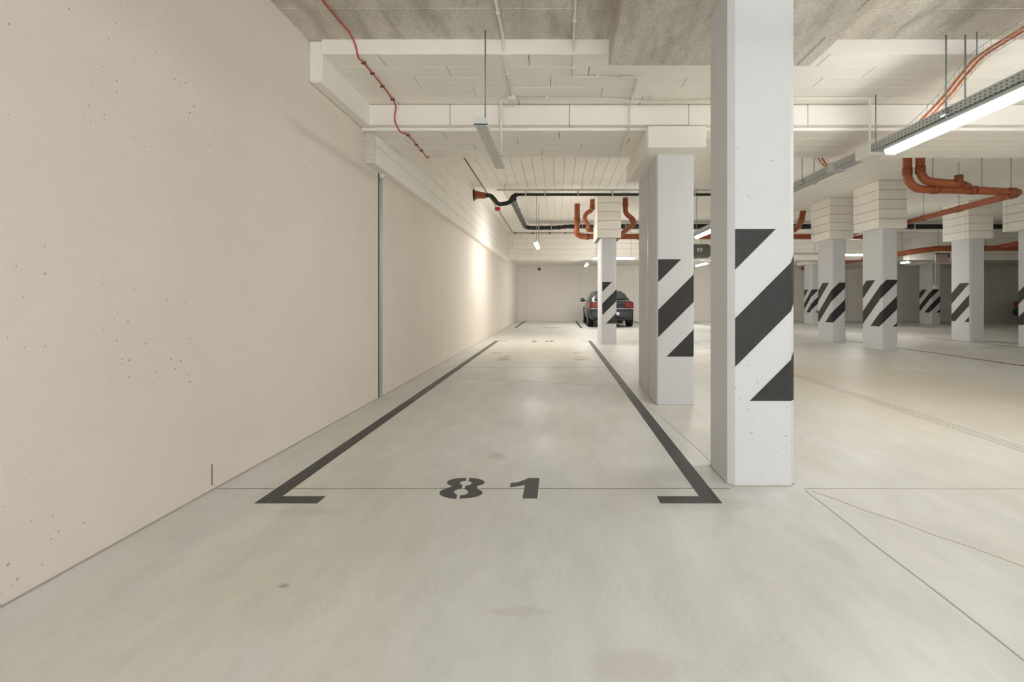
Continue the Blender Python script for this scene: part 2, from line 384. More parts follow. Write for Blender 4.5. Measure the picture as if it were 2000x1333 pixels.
# ------------------------------------------------------------------ floor markings (paint, a hair proud of the slab)
def flat(name, poly, m, parent=floor, z=.0012, label=None):
    o = MB().prism([(p[0], p[1]) for p in poly], 0, z).build(name, m, parent)
    return tag(o, label)
XL0, XL1, XR0, XR1, YF, YE = -1.63, -1.532, .787, .885, 2.489, 12.14
flat('bay_line', [(XL0, YF), (-1.29, YF), (-1.29, YF + .09), (XL1, YF + .09), (XL1, 4.95), (XL0, 4.95)], 'mark', label='black L-shaped bay line beside the cream wall')
flat('bay_line', [(XL0, 4.955), (XL1, 4.955), (XL1, YE - .09), (-1.29, YE - .09), (-1.29, YE), (XL0, YE)], 'markw')
flat('bay_line', [(XR1, YF), (.553, YF), (.553, YF + .09), (XR0, YF + .09), (XR0, 5.15), (XR1, 5.15)], 'mark', label='black L-shaped bay line beside the striped columns')
flat('bay_line', [(XR1, 5.17), (XR0, 5.17), (XR0, YE - .09), (.6, YE - .09), (.6, YE), (XR1, YE)], 'markw')
for x in (-1.65, .85, 3.6, 6.2, 8.9, 11.5, 14.2, 16.8):
    flat('bay_line', [(x, 17.4), (x + .1, 17.4), (x + .1, BY), (x, BY)], 'mark')
for x, y0, y1 in ((7.6, 4.5, 13.5), (10.42, 5.5, 13.2)):
    flat('bay_line', [(x, y0), (x + .07, y0), (x + .07, y1), (x, y1)], 'mark')
flat('bay_line', [(7.67, 7.62), (9.2, 7.62), (9.2, 7.7), (7.67, 7.7)], 'mark')
# stencilled number 81, traced on the floor
def zp(x, y): return G(850 + x / 9.09, 920 + y / 9.09)
def arc(cx, cy, rx, ry, a0, a1, n=14, sk=0.0):
    out = []
    for i in range(n + 1):
        a = math.radians(a0 + (a1 - a0) * i / n); px = rx * math.cos(a); py = -ry * math.sin(a)
        out.append(zp(cx + px - sk * py, cy + py))
    return out
num = tag(link('bay_number', None, (0, 2.7, 0), floor), 'black stencilled number 81 painted on the bay floor')
def digit(poly, name='digit_stroke', parent=None, m='mark'):
    return MB().prism([(p.x, p.y) for p in poly], 0, .0012).build(name, m, parent)
left8 = ([zp(553, 131)] + arc(525, 213, 318, 83, 92, 228, 16) + arc(430, 398, 355, 103, 132, 262, 16)[0:] + [zp(368, 500)]
         + [zp(392, 441)] + arc(460, 381, 124, 58, 235, 100, 10) + [zp(468, 322), zp(487, 264)] + arc(543, 222, 105, 42, 235, 100, 8) + [zp(540, 185)])
right8 = ([zp(607, 130)] + arc(560, 206, 318, 77, 82, -52, 16) + arc(475, 392, 363, 100, 44, -92, 16) + [zp(428, 500)]
          + [zp(442, 438)] + arc(460, 381, 124, 58, -80, 55, 10) + [zp(521, 322), zp(541, 263)] + arc(543, 222, 105, 42, -80, 55, 8) + [zp(589, 184)])
one = [zp(1655, 131), zp(1852, 131), zp(1812, 493), zp(1550, 493), zp(1592, 250), zp(1500, 275), zp(1325, 293), zp(1345, 218), zp(1450, 212), zp(1570, 170)]
digit(left8, parent=num); digit(right8, parent=num); digit(one, parent=num)
# the same stencil at the other end of the double bay, read from the far aisle
num2 = tag(link('bay_number', None, (0, 11.9, 0), floor), 'worn stencilled number at the far end of the bay')
for poly in (left8, right8, one):
    q = [Vector((-.43 - (p.x + .33), 12.0 - (p.y - 2.7), 0)) for p in poly]
    digit(q, parent=num2, m='markw')
num3 = tag(link('bay_number', None, (0, 17.8, 0), floor), 'small stencilled number in the far bay')
for x in (-.55, -.38, -.2, -.05):
    digit([Vector((x, 17.6, 0)), Vector((x + .12, 17.6, 0)), Vector((x + .12, 17.85, 0)), Vector((x, 17.85, 0))], parent=num3, m='markw')

# joints, cracks and the three-slot drain
def strip(name, pts, w, m, z=.0009, parent=floor):
    mb = MB()
    for (a, b) in zip(pts[:-1], pts[1:]):
        a = Vector((a[0], a[1])); b = Vector((b[0], b[1])); d = (b - a).normalized(); n = Vector((-d.y, d.x)) * w / 2
        mb.prism([tuple(a - n), tuple(b - n), tuple(b + n), tuple(a + n)], 0, z)
    return mb.build(name, m, parent)
def jag(a, b, n, amp):
    a = Vector(a); b = Vector(b); d = (b - a).normalized(); nn = Vector((-d.y, d.x))
    return [tuple(a.lerp(b, i / n) + nn * random.uniform(-amp, amp) * (0 < i < n)) for i in range(n + 1)]
strip('slab_joint', jag((WX + .01, 2.683), (1.0, 2.683), 24, .004), .006, 'joint')
strip('slab_joint', jag((1.43, 2.683), (9, 2.67), 30, .003), .006, 'crack')
strip('slab_joint', [(XL1, 7.44), (XR0, 7.44)], .016, 'joint')
strip('slab_joint', jag((1.42, 2.66), (1.42, -3), 30, .006), .008, 'crack')
strip('slab_joint', jag((1.45, 2.65), (2.35, 1.2), 12, .008), .007, 'crack')
strip('slab_joint', jag((1.03, 3.1), (.93, 4.8), 8, .012), .005, 'crack')
strip('slab_joint', [(-1.5, 6.5), (.75, 5.8)], .008, 'crack')
for x in (3.35, 3.405, 3.46):
    strip('drain_slot', [(x, -6), (x, 14.5)], .007, 'joint')

# ------------------------------------------------------------------ columns
def clip(poly, f):
    out = []
    for i, p in enumerate(poly):
        q = poly[(i + 1) % len(poly)]; a, b = f(p), f(q)
        if a >= 0: out.append(p)
        if a * b < 0:
            t = a / (a - b); out.append((p[0] + (q[0] - p[0]) * t, p[1] + (q[1] - p[1]) * t))
    return out
def column(x0, x1, y0, y1, ztop, label, faces, c=.7, head=None, cap=None, ch=.032, name='striped_column', group=None, back=None):
    t = thing(name, ((x0 + x1) / 2, (y0 + y1) / 2, 0), label, 'column', group)
    poly = [(x0 + ch, y0), (x1 - ch, y0), (x1, y0 + ch), (x1, y1 - ch), (x1 - ch, y1), (x0 + ch, y1), (x0, y1 - ch), (x0, y0 + ch)]
    MB().prism(poly, 0, ztop).build('shaft', 'col', t)
    # perimeter as seen from outside, left to right; u = 0 at the left end of the front face
    per = [(x0, y1 - ch), (x0, y0 + ch), (x0 + ch, y0), (x1 - ch, y0), (x1, y0 + ch), (x1, y1 - ch)]
    names = ['left', 'lc', 'front', 'rc', 'right']
    L = [math.dist(per[i], per[i + 1]) for i in range(5)]
    u = -(L[0] + L[1]); bands = {}
    for i in range(5):
        if names[i] in faces:
            a, b = Vector(per[i]), Vector(per[i + 1]); d = (b - a) / L[i]; nn = Vector((d.y, -d.x)) * .0015
            for k in range(-5, 7):
                lo = c + k * .571; hi = lo + .2855
                pg = [(u, .5), (u + L[i], .5), (u + L[i], 1.51), (u, 1.51)]
                pg = clip(pg, lambda p: p[1] - p[0] - lo)
                if len(pg) > 2: pg = clip(pg, lambda p: hi - (p[1] - p[0]))
                if len(pg) > 2:
                    mb = bands.setdefault(k, MB()); n = len(pg)
                    f = [(a + d * (p[0] - u)) for p in pg]
                    mb.add([(q.x + nn.x, q.y + nn.y, p[1]) for q, p in zip(f, pg)] + [(q.x, q.y, p[1]) for q, p in zip(f, pg)],
                           [tuple(range(n))] + [(j, (j + 1) % n, (j + 1) % n + n, j + n) for j in range(n)])
        u += L[i]
    for k in sorted(bands): bands[k].build('stripe', 'stripe', t)
    if head:                                                # five courses of boards boxed round the column top
        hx0, hx1, hy0, hy1, hz0, hz1 = head; n = round((hz1 - hz0) / .205); dz = (hz1 - hz0) / n
        for r in range(n):
            za, zb = hz0 + r * dz + .004, hz0 + (r + 1) * dz - .004
            board(t, hx0, hx1, hy0, hy0 + .1, za, zb, 'head_board'); board(t, hx0, hx1, hy1 - .1, hy1, za, zb, 'head_board')
            off = .0 if r % 2 else 0.0
            board(t, hx0, hx0 + .1, hy0 + .103, hy1 - .103, za, zb, 'head_board'); board(t, hx1 - .1, hx1, hy0 + .103, hy1 - .103, za, zb, 'head_board')
        MB().box(hx0 + .01, hx1 - .01, hy0 + .01, hy1 - .01, hz0 + .004, hz0 + .02).build('head_soffit', 'board', t)
    if cap:
        MB().bbox(*cap, .012).build('cap', 'board', t)
    e = .007; q = ch + .004
    MB().prism([(x0 - e + q, y0 - e), (x1 + e - q, y0 - e), (x1 + e, y0 - e + q), (x1 + e, y1 + e - q), (x1 + e - q, y1 + e), (x0 - e + q, y1 + e), (x0 - e, y1 + e - q), (x0 - e, y0 - e + q)], 0, .004).build('floor_seal', 'seal', t)
    return t
column(1.008, 1.402, 2.72, 3.085, 2.955, 'tall white column at the bay mouth, under the bare concrete drop panel', ('front', 'rc', 'right'), head=None, ch=.034)
t2 = column(1.03, 1.412, 4.80, 5.25, 2.60, 'doubled white column with wide white cap beside the expansion joint', ('front', 'rc', 'right'), cap=(.885, 1.463, 4.55, 5.98, 2.59, ZS - .001), ch=.012)
MB().bbox(1.03, 1.412, 5.275, 5.88, 0, 2.6, .012).build('rear_shaft', 'col', t2)
MB().box(1.045, 1.4, 5.25, 5.275, 0, 2.6).build('joint_gap', 'dark', t2)
MB().box(1.024, 1.03, 5.245, 5.28, 0, 2.55).build('joint_strip', 'galv', t2)
column(1.05, 1.428, 11.22, 12.17, 2.62, 'white column with boarded head standing in front of the parked car', ('front', 'rc', 'right'), head=(.95, 1.525, 11.12, 12.28, 2.56, ZF))
column(6.94, 7.30, 9.93, 10.57, 2.64, 'striped column with boarded head, nearer one of the pair across the aisle', ('left', 'lc', 'front', 'rc'), c=.575, head=(6.81, 7.42, 9.83, 10.67, 2.60, ZF))
column(6.90, 7.26, 11.66, 12.30, 2.64, 'striped column with boarded head, just behind a matching column across the aisle', ('left', 'lc', 'front', 'rc'), c=.50, head=(6.79, 7.38, 11.56, 12.42, 2.60, ZF))
column(10.6, 10.98, 11.9, 12.5, 2.68, 'white column striped on one face only, below the sloping orange pipe', ('left',), c=.40, head=(10.47, 11.1, 11.8, 12.6, 2.64, ZF))
column(10.56, 10.94, 10.0, 10.65, 2.68, 'striped column where the orange pipe bends, hiding a parked car', ('left', 'lc', 'front'), c=.46, head=(10.32, 11.1, 9.9, 10.75, 2.64, ZF))
column(16.18, 16.6, 20.07, 20.75, 2.6, 'distant striped column behind the small hanging sign', ('left', 'lc', 'front', 'rc'), c=.6, cap=(15.75, 17.1, 19.9, 21.0, 2.6, ZSB - .001))
column(11.08, 11.46, 20.2, 20.85, 2.6, 'distant striped column under the far orange pipe, by the end wall', ('left', 'lc', 'front', 'rc'), c=.66, cap=(10.85, 11.75, 20.0, 21.0, 2.6, ZSB - .001))

# ------------------------------------------------------------------ luminaires
def lamp(cx, cy, z, length, axis, lit, label, zc=None, group=None, w=.098, rods=True, up=False):
    """batten luminaire: tray housing on top, moulded diffuser below, end caps, hanger rods"""
    t = thing('batten_lamp', (cx, cy, z), label, 'lamp', group)
    def P(a, b, c): return (cx + b, cy + a, c) if axis == 'Y' else (cx + a, cy + b, c)
    def ext(prof, a0, a1, name, m):
        n = len(prof); mb = MB()
        mb.add([P(a0, b, c) for b, c in prof] + [P(a1, b, c) for b, c in prof],
               [tuple(range(n)), tuple(range(n, 2 * n))] + [(i, (i + 1) % n, (i + 1) % n + n, i + n) for i in range(n)])
        return mb.build(name, m, t)
    h = w / 2; L = length / 2
    if not lit:                                             # shallow tray housing, flat ribbed cover
        hs = [(-h * .72, z + .055), (h * .72, z + .055), (h, z + .018), (h, z + .004), (-h, z + .004), (-h, z + .018)]
        dif = [(-h * .9, z + .004), (h * .9, z + .004), (h * .86, z), (-h * .86, z)]
        cap_ = hs
    elif up:                                                # wrap-round diffuser, light goes sideways and up too
        hs = [(-h * .5, z + .085), (h * .5, z + .085), (h * .55, z + .07), (h * .55, z + .04), (-h * .55, z + .04), (-h * .55, z + .07)]
        dif = [(-h * .56, z + .066), (h * .56, z + .066), (h * .9, z + .05), (h, z + .032), (h * .86, z + .012), (h * .5, z + .001), (0, z - .001), (-h * .5, z + .001), (-h * .86, z + .012), (-h, z + .032), (-h * .9, z + .05)]
        cap_ = [(-h * .95, z + .04), (h * .95, z + .04), (h * .88, z + .012), (0, z - .002), (-h * .88, z + .012)]
    else:
        hs = [(-h * .62, z + .085), (h * .62, z + .085), (h, z + .05), (h, z + .045), (-h, z + .045), (-h, z + .05)]
        dif = [(-h * .95, z + .045), (h * .95, z + .045), (h * .95, z + .03), (h * .82, z + .01), (h * .5, z + .001), (0, z - .001), (-h * .5, z + .001), (-h * .82, z + .01), (-h * .95, z + .03)]
        cap_ = [(-h * .97, z + .05), (h * .97, z + .05), (h * .88, z + .01), (0, z - .002), (-h * .88, z + .01)]
    ext(hs, -L, L, 'housing', 'lampbody')
    ext(dif, -L + .02, L - .02, 'diffuser', (lit if isinstance(lit, str) else 'lit') if lit else 'lampoff')
    for s in (-1, 1):
        ext(cap_, s * L - .019 * s, s * L + .003 * s, 'end_cap', 'lampbody')
    if not lit:
        for b in (-.024, 0, .024): ext([(b - .004, z + .003), (b + .004, z + .003), (b + .004, z - .006), (b - .004, z - .006)], -L + .03, L - .03, 'rib', 'lampoff')
    if rods and zc:
        for a in (-L * .82, L * .82):
            mb = MB(); mb.cyl(P(a, .02, z + .05), P(a, .02, zc(P(a, 0, 0)[1])), .005, 6); mb.build('hanger_rod', 'rod', t)
    return t
def zceil(y):
    return ZC if y < Y1 else ZI if y < Y2 else ZS if y < Y3 + .1 else ZF if y < YBB else ZBB if y < YBB + .4 else ZSB
GL = 'batten lamps hung from the ceiling'
lamp(-.575, 4.05, 2.40, 1.2, 'Y', False, 'unlit batten lamp hanging over the numbered bay', zceil, GL)
lamp(3.1, 3.58, 2.442, 1.5, 'Y', 'lit_tray', 'long lit lamp under the perforated tray', None, GL, w=.115)
lamp(3.1, 9.6, 2.442, 1.5, 'Y', 'lit_tray', 'lit lamp seen in the gap between the two tall columns', None, GL)
lamp(-.53, 11.8, 2.44, 1.5, 'Y', True, 'lit lamp washing the cream wall near the black pipes', zceil, GL)
lamp(1.88, 15.5, 2.43, 1.4, 'X', 'lit_far', 'crosswise lit lamp behind the column by the parked car', zceil, GL)
lamp(1.19, 18.9, 2.46, 1.3, 'Y', 'lit_far', 'small lit lamp over the empty bay beside the parked car', zceil, GL)
lamp(5.8, 18.6, 2.45, 1.5, 'Y', 'lit_far', 'lit lamp below the grey ventilation box', zceil, GL)
lamp(9.35, 14.2, 2.42, 1.2, 'X', True, 'crosswise lit lamp between the paired columns across the aisle', zceil, GL)
lamp(13.0, 17.3, 2.43, .45, 'Y', True, 'lit lamp beside the distant orange pipe', zceil, GL)
lamp(7.4, 14.2, 2.46, 1.2, 'X', False, 'unlit lamp bar behind the paired columns', zceil, GL)
# unseen lamps added behind the camera and beside the frame to brighten the garage
for x, y, ax in ((1.0, -2.7, 'X'), (4.9, -1.3, 'X'), (2.4, -4.4, 'X'), (-.6, -4.4, 'X'), (5.5, -5.5, 'X'), (9.2, 3.4, 'Y'), (9.5, -2.6, 'Y'), (15.5, 8.0, 'Y')):
    lamp(x, y, 2.44, 1.5, ax, 'lit_cool' if x < 5 else 'lit_side', 'lit batten lamp added outside the view to brighten the garage', zceil, GL, up=(x, y) != (4.9, -1.3))

# ------------------------------------------------------------------ perforated tray carrying the lamps
tr = thing('cable_tray', (3.11, 4.0, 2.53), 'perforated steel tray hung on rods above the long lit lamp', 'cable tray')
def chan(y0, y1, name):
    mb = MB(); x0, x1, z0, z1, th = 3.045, 3.175, 2.528, 2.60, .002
    mb.box(x0, x0 + th, y0, y1, z0, z1).box(x1 - th, x1, y0, y1, z0, z1).box(x0, x1, y0, y1, z0, z0 + th)
    return mb.build(name, 'perf', tr)
chan(-6, 2.05, 'tray_length'); chan(2.05, 4.5, 'tray_length'); chan(4.72, 5.1, 'tray_length'); chan(5.22, 11.0, 'tray_length')
MB().bbox(3.03, 3.19, 4.5, 4.72, 2.50, 2.61, .004).build('junction_box', 'plastic', tr)
MB().bbox(3.035, 3.185, 5.1, 5.22, 2.515, 2.605, .003).build('coupler', 'galv', tr)
for y in (3.62, 1.2, -2, 5.75, 8.0, 10.6):
    for x in (3.035, 3.185): MB().cyl((x, y, 2.51), (x, y, zceil(y)), .006, 6).build('hanger_rod', 'rod', tr)
    MB().box(3.0, 3.22, y - .02, y + .02, 2.531, 2.541).build('cross_bracket', 'galv', tr)
MB().cyl((3.035, 4.42, 2.6), (3.035, 4.42, ZI), .006, 6).build('hanger_rod', 'rod', tr)

# wire basket with orange cables dipping under the beam
def cr(pts, n=8):
    pts = [Vector(p) for p in pts]; out = []
    for i in range(len(pts) - 1):
        p0, p1, p2, p3 = pts[max(i - 1, 0)], pts[i], pts[i + 1], pts[min(i + 2, len(pts) - 1)]
        for k in range(n):
            t = k / n
            out.append(.5 * ((2 * p1) + (p2 - p0) * t + (2 * p0 - 5 * p1 + 4 * p2 - p3) * t * t + (3 * p1 - p0 - 3 * p2 + p3) * t ** 3))
    out.append(pts[-1]); return out
bpath = [(3.3, 1.0, 3.02), (3.3, 2.6, 3.02), (3.3, 3.28, 3.0), (3.3, 3.594, 2.985), (3.3, 3.75, 2.92), (3.3, 3.95, 2.80), (3.3, 4.2, 2.695), (3.3, 4.4, 2.66), (3.3, 4.97, 2.665), (3.3, 5.4, 2.665), (3.3, 5.62, 2.69), (3.3, 5.78, 2.8), (3.3, 5.95, 3.05), (3.3, 6.05, 3.4), (3.3, 6.08, ZF)]
sm = cr(bpath)
bk = thing('wire_basket', (3.3, 3.9, 2.65), 'wire mesh cable basket dipping under the white beam', 'cable tray')
for dx in (-.05, 0, .05): MB().sweep([p + Vector((dx, 0, 0)) for p in sm], .0022, 5).build('long_wire', 'galv', bk)
for dx in (-.05, .05): MB().sweep([p + Vector((dx, 0, .05)) for p in sm], .0022, 5).build('long_wire', 'galv', bk)
for i in range(6, len(sm) - 8, 2):
    p = sm[i]; q = [p + Vector((-.05, 0, .05)), p + Vector((-.05, 0, 0)), p + Vector((.05, 0, 0)), p + Vector((.05, 0, .05))]
    MB().sweep(q, .002, 4).build('cross_wire', 'galv', bk)
for y, z in ((3.0, 3.0), (3.58, 2.985)): MB().cyl((3.24, y, z), (3.24, y, ZC), .005, 6).build('hanger_rod', 'rod', bk)
for dx, lab in ((-.02, 'orange cable lying in the wire basket, side nearest the long lamp'), (.025, 'orange cable lying in the wire basket, side away from the long lamp')):
    tag(MB().sweep([p + Vector((dx, 0, .013)) for p in sm], .009, 7).build('orange_cable', 'orcable', None, (3.3, 4, 2.6)), lab, 'cable', 'orange cables in the basket')

# ------------------------------------------------------------------ conduits on the near ceiling
cd = thing('conduit', (-.44, 3.9, ZI), 'white conduit run from the unlit lamp along the boards to the tray', 'conduit')
r = .011
MB().sweep(fillet([(-.42, .5, ZC - .02), (-.425, 3.6, ZC - .02), (-.43, 3.72, ZI - .02), (-.445, 4.38, ZI - .02)], .05), r, 8).build('pipe', 'plastic', cd)
MB().bbox(-.48, -.40, 4.40, 4.48, ZI - .05, ZI, .006).build('junction_box', 'plastic', cd)
MB().sweep(fillet([(-.48, 4.47, ZI - .02), (-.545, 4.47, ZI - .02), (-.545, 4.47, 2.49)], .035), r + .002, 8).build('drop_pipe', 'plastic', cd)
MB().sweep(fillet([(-.40, 4.45, ZI - .02), (.5, 4.46, ZI - .018), (1.0, 4.53, ZI - .02), (2.0, 4.45, ZI - .02), (2.97, 4.45, ZI - .02), (2.97, 4.58, 2.8), (2.97, 4.585, 2.62)][:5] + [(3.0, 4.45, ZI - .02), (3.0, 4.45, 2.61)], .05), r, 8).build('cross_pipe', 'plastic', cd)
for p in ((-.42, 2.9, ZC), (-.425, 3.3, ZC), (-.435, 3.95, ZI)):
    MB().bbox(p[0] - .015, p[0] + .015, p[1] - .012, p[1] + .012, p[2] - .036, p[2], .003).build('clip', 'plastic', cd)
for x in (-.1, .9, 1.5, 2.2): MB().bbox(x - .01, x + .01, 4.435, 4.475, ZI - .036, ZI, .003).build('clip', 'plastic', cd)
cd2 = thing('conduit', (.13, 3.9, ZI), 'white conduit that turns sideways and follows the beam to the doubled column', 'conduit')
MB().sweep(fillet([(.12, .5, ZC - .018), (.125, 3.6, ZC - .018), (.13, 3.72, ZI - .018), (.13, 4.02, ZI - .018), (.70, 4.03, ZI - .018), (.715, 4.57, ZI - .018), (.715, Y2 - .015, ZI - .06), (.715, Y2 - .015, ZB + .02), (.715, Y2 + .06, ZS - .02), (.715, 5.45, ZS - .018)], .04), .01, 8).build('pipe', 'plastic', cd2)
for p in ((.125, 3.0, ZC), (.125, 3.4, ZC), (.13, 3.85, ZI), (.35, 4.02, ZI), (.55, 4.02, ZI), (.71, 4.3, ZI), (.715, 4.9, ZS), (.715, 5.3, ZS)):
    MB().bbox(p[0] - .014, p[0] + .014, p[1] - .014, p[1] + .014, p[2] - .034, p[2], .003).build('clip', 'plastic', cd2)

# red alarm cable near the left wall
rc = thing('red_cable', (-1.6, 3.9, ZI), 'thin red cable clipped along the ceiling above the cream wall', 'cable')
MB().sweep(cr([(-1.61, .6, ZC - .012), (-1.61, 2.4, ZC - .012), (-1.612, 3.17, ZC - .015), (-1.605, 3.45, ZC - .015), (-1.60, 3.575, ZC - .02), (-1.59, 3.64, ZC - .06), (-1.59, 3.70, ZI - .02), (-1.59, 3.80, ZI - .01),
               (-1.59, 4.2, ZI - .01), (-1.605, 4.54, ZI - .01), (-1.605, 4.6, ZI - .05), (-1.62, 4.605, ZB + .08), (-1.61, 4.61, ZB + .01), (-1.585, 4.68, ZS - .02), (-1.55, 4.78, ZS - .01), (-1.555, 5.1, ZS - .01), (-1.56, 5.45, ZS - .01), (-1.555, 5.53, ZS - .02), (-1.53, 5.56, ZS + .01)], 6), .0065, 7).build('cable', 'red', rc)
for y, z, x in ((3.80, ZI, -1.59), (3.98, ZI, -1.59), (4.22, ZI, -1.595), (4.5, ZI, -1.602), (4.8, ZS, -1.55), (5.1, ZS, -1.555), (5.3, ZS, -1.557)):
    MB().bbox(x - .018, x + .018, y - .006, y + .006, z - .02, z, .002).build('clip', 'darkcable', rc)
rc2 = thing('signal_cable', (-1.68, 12, ZF), 'dark cable with red box running along the far ceiling corner', 'cable')
MB().sweep([(-1.66, 5.62, ZF - .01), (-1.67, 10, ZF - .01), (-1.7, YBB - .06, ZF - .01), (-1.6, YBB - .04, ZF - .02), (-.9, YBB - .035, ZF - .03), (-.2, YBB - .035, ZF - .02), (.2, YBB - .03, ZF + .0 - .015), (1.0, YBB - .035, ZF - .03)], .009, 6).build('cable', 'darkcable', rc2)
MB().bbox(-1.72, -1.58, 12.7, 12.82, ZF - .09, ZF, .01).build('junction_box', 'redbox', rc2)
for x in (-1.6, -.95, -.3, .3): MB().bbox(x - .03, x + .03, YBB - .05, YBB, ZF - .06, ZF - .0, .008).build('clip', 'darkcable', rc2)

# ------------------------------------------------------------------ pipes under the far ceiling
bp = thing('drain_pipe', (0, 10.1, 3.42), 'black drain pipe on a rail with orange wall outlet', 'pipe')
yb, zb = 10.15, 3.385
MB().sweep([(-.88, yb, zb)] + [(x, yb, zb - .004 * x * 0) for x in (0, 1.5, 3, 4.6)], .030, 10).build('pipe', 'black', bp)
fx = cr([(-1.62, 10.35, 3.41), (-1.50, 10.33, 3.40), (-1.42, 10.3, 3.33), (-1.32, 10.27, 3.21), (-1.2, 10.24, 3.2), (-1.05, 10.2, 3.235), (-.98, 10.17, 3.34), (-.88, yb, zb)], 6)
MB().sweep(fx, [.045 + .008 * (i % 2) for i in range(len(fx))], 10).build('flexible_pipe', 'blackfoil', bp)
MB().cyl((WX + .11, 10.35, 3.42), (WX + .125, 10.35, 3.42), .13, 14).build('outlet_flange', 'dark', bp)
MB().sweep([(WX + .12, 10.35, 3.42), (-1.78, 10.35, 3.42), (-1.775, 10.35, 3.42), (-1.68, 10.35, 3.41), (-1.60, 10.35, 3.41)], [.095, .095, .085, .075, .065], 12).build('outlet_pipe', 'pvc', bp)
MB().bbox(-1.33, 4.7, 10.12, 10.16, 3.468, 3.498, .003).build('mounting_rail', 'galv', bp)
for x in (-1.15, .55, 2.6, 4.6): MB().cyl((x, 10.14, 3.48), (x, 10.14, ZF), .006, 6).build('hanger_rod', 'rod', bp)
for x in (-.7, -.28, .45, 1.2, 2.1, 3.0, 4.0):
    MB().bbox(x - .015, x + .015, 10.11, 10.19, 3.345, 3.475, .003).build('pipe_clamp', 'galv', bp)
bp2 = thing('insulated_pipe', (0, 15, 3.4), 'black foil wrapped pipe running deep under the far ceiling', 'pipe')
pp = cr([(-.98, 10.25, 3.33), (-1.0, 10.6, 3.3), (-1.03, 12.5, 3.37), (-1.05, 14.2, 3.42), (-1.05, 14.75, 3.42), (-.95, 14.95, 3.4), (-.6, 15, 3.4), (0, 15.0, 3.41), (.4, 15, 3.44), (1.2, 15, 3.44)], 6)
MB().sweep(pp, [.068 + .008 * math.sin(i * 2.1) for i in range(len(pp))], 10).build('pipe', 'blackfoil', bp2)
MB().cyl((1.2, 15, 3.44), (20, 15, 3.44), .085, 12).build('straight_pipe', 'black', bp2)
for z in (3.545, 3.575): MB().bbox(-.95, 20, 14.98, 15.02, z, z + .015, .002).build('mounting_rail', 'galv', bp2)
for x in (-.6, -.2, .8, 2.2, 3.6, 6.3, 9.0, 11.5, 13.5):
    MB().bbox(x - .012, x + .012, 14.9, 15.1, 3.34, 3.56, .002).build('pipe_clamp', 'galv', bp2)
    MB().cyl((x, 15, 3.56), (x, 15, ZF), .006, 6).build('hanger_rod', 'rod', bp2)

def opipe(parent, pts, r, fr=.12, coll=(), m='pvc', name='pipe'):
    p = fillet(pts, fr); MB().sweep(p, r, 14).build(name, m, parent)
    for c, d in coll:
        c = Vector(c); d = Vector(d).normalized(); MB().cyl(c - d * .05, c + d * .05, r * 1.14, 14).build('collar', 'pvcd', parent)
# by the car column
o1 = thing('orange_pipe', (.55, 12.5, 2.785), 'orange drain run with kinked drops around the boarded column head by the parked car', 'pipe')
ym = 12.55
opipe(o1, [(.52, 12.3, ZF), (.52, 12.3, 3.0), (.50, 12.4, 2.86), (.60, ym, 2.79), (8.3, ym, 2.785)], .075, .1, (((.52, 12.3, 3.2), (0, 0, 1)), ((.8, ym, 2.785), (1, 0, 0)), ((2.2, ym, 2.785), (1, 0, 0))))
opipe(o1, [(8.25, ym, 2.785), (8.5, ym, 2.77), (8.75, ym + .1, 2.62)], .08, .1)
MB().cyl((3.4, ym, 2.85), (3.4, ym, ZF), .006, 6).build('hanger_rod', 'rod', o1)
opipe(o1, [(.88, 11.75, ZF), (.88, 11.78, 3.35), (.72, 11.8, 3.28), (.68, 11.8, 3.12), (.78, 11.85, 3.02), (.80, 12.38, 2.94), (1.25, 12.46, 2.9)], .055, .09, (((.88, 11.77, 3.42), (0, 0, 1)),))
opipe(o1, [(1.70, 11.6, ZF), (1.70, 11.6, 3.24), (1.86, 11.62, 3.12), (1.93, 11.65, 3.0), (1.72, ym - .1, 2.84), (1.68, ym, 2.79)], .065, .09, (((1.70, 11.6, 3.45), (0, 0, 1)), ((1.88, 11.63, 3.08), (.4, 0, -.6))))
# across the aisle: twin drop, long bend, run along the columns
yt = 7.1
o4 = thing('orange_pipe', (5.4, yt, 2.8), 'thick orange twin drop pipes bending over and running back past the paired columns', 'pipe')
opipe(o4, [(5.36, yt, ZF), (5.36, yt, 2.78), (6.2, yt, 2.77), (7.05, yt, 2.73)], .06, .26, (((5.36, yt, 3.05), (0, 0, 1)), ((5.78, yt, 2.776), (1, 0, 0)), ((6.35, yt, 2.765), (1, 0, 0)), ((6.95, yt, 2.735), (1, 0, 0))))
opipe(o4, [(5.48, yt - .1, ZF), (5.48, yt - .1, 2.88), (6.05, yt - .08, 2.84), (6.3, yt, 2.79)], .06, .2, (((5.48, yt - .1, 3.05), (0, 0, 1)), ((6.05, yt - .08, 2.845), (1, 0, -.05)), ((6.2, yt - .04, 2.815), (1, .3, -.2))))
MB().cyl((6.07, yt - .09, 2.84), (6.07, yt - .09, 2.97), .055, 14).build('access_cap', 'pvcd', o4)
opipe(o4, [(7.05, yt, 2.73), (7.16, yt + .12, 2.74), (7.55, 9.9, 2.76), (7.6, 12.5, 2.77)], .055, .08, (((7.17, yt + .2, 2.74), (.12, 1, 0)), ((7.36, 8.5, 2.75), (.14, 1, 0)), ((7.5, 9.5, 2.757), (.14, 1, 0))))
for p in ((5.75, yt, 2.83), (6.5, yt, 2.8), (6.95, yt, 2.78)): MB().cyl(p, (p[0], p[1], ZF), .006, 6).build('hanger_rod', 'rod', o4)
for p in ((7.36, 8.5, 2.8), (7.5, 9.5, 2.8)): MB().cyl(p, (p[0], p[1], ZF), .005, 6).build('hanger_rod', 'rod', o4)
o7 = thing('orange_pipe', (11.5, 16, 2.66), 'distant orange pipe turning in front of the end wall', 'pipe')
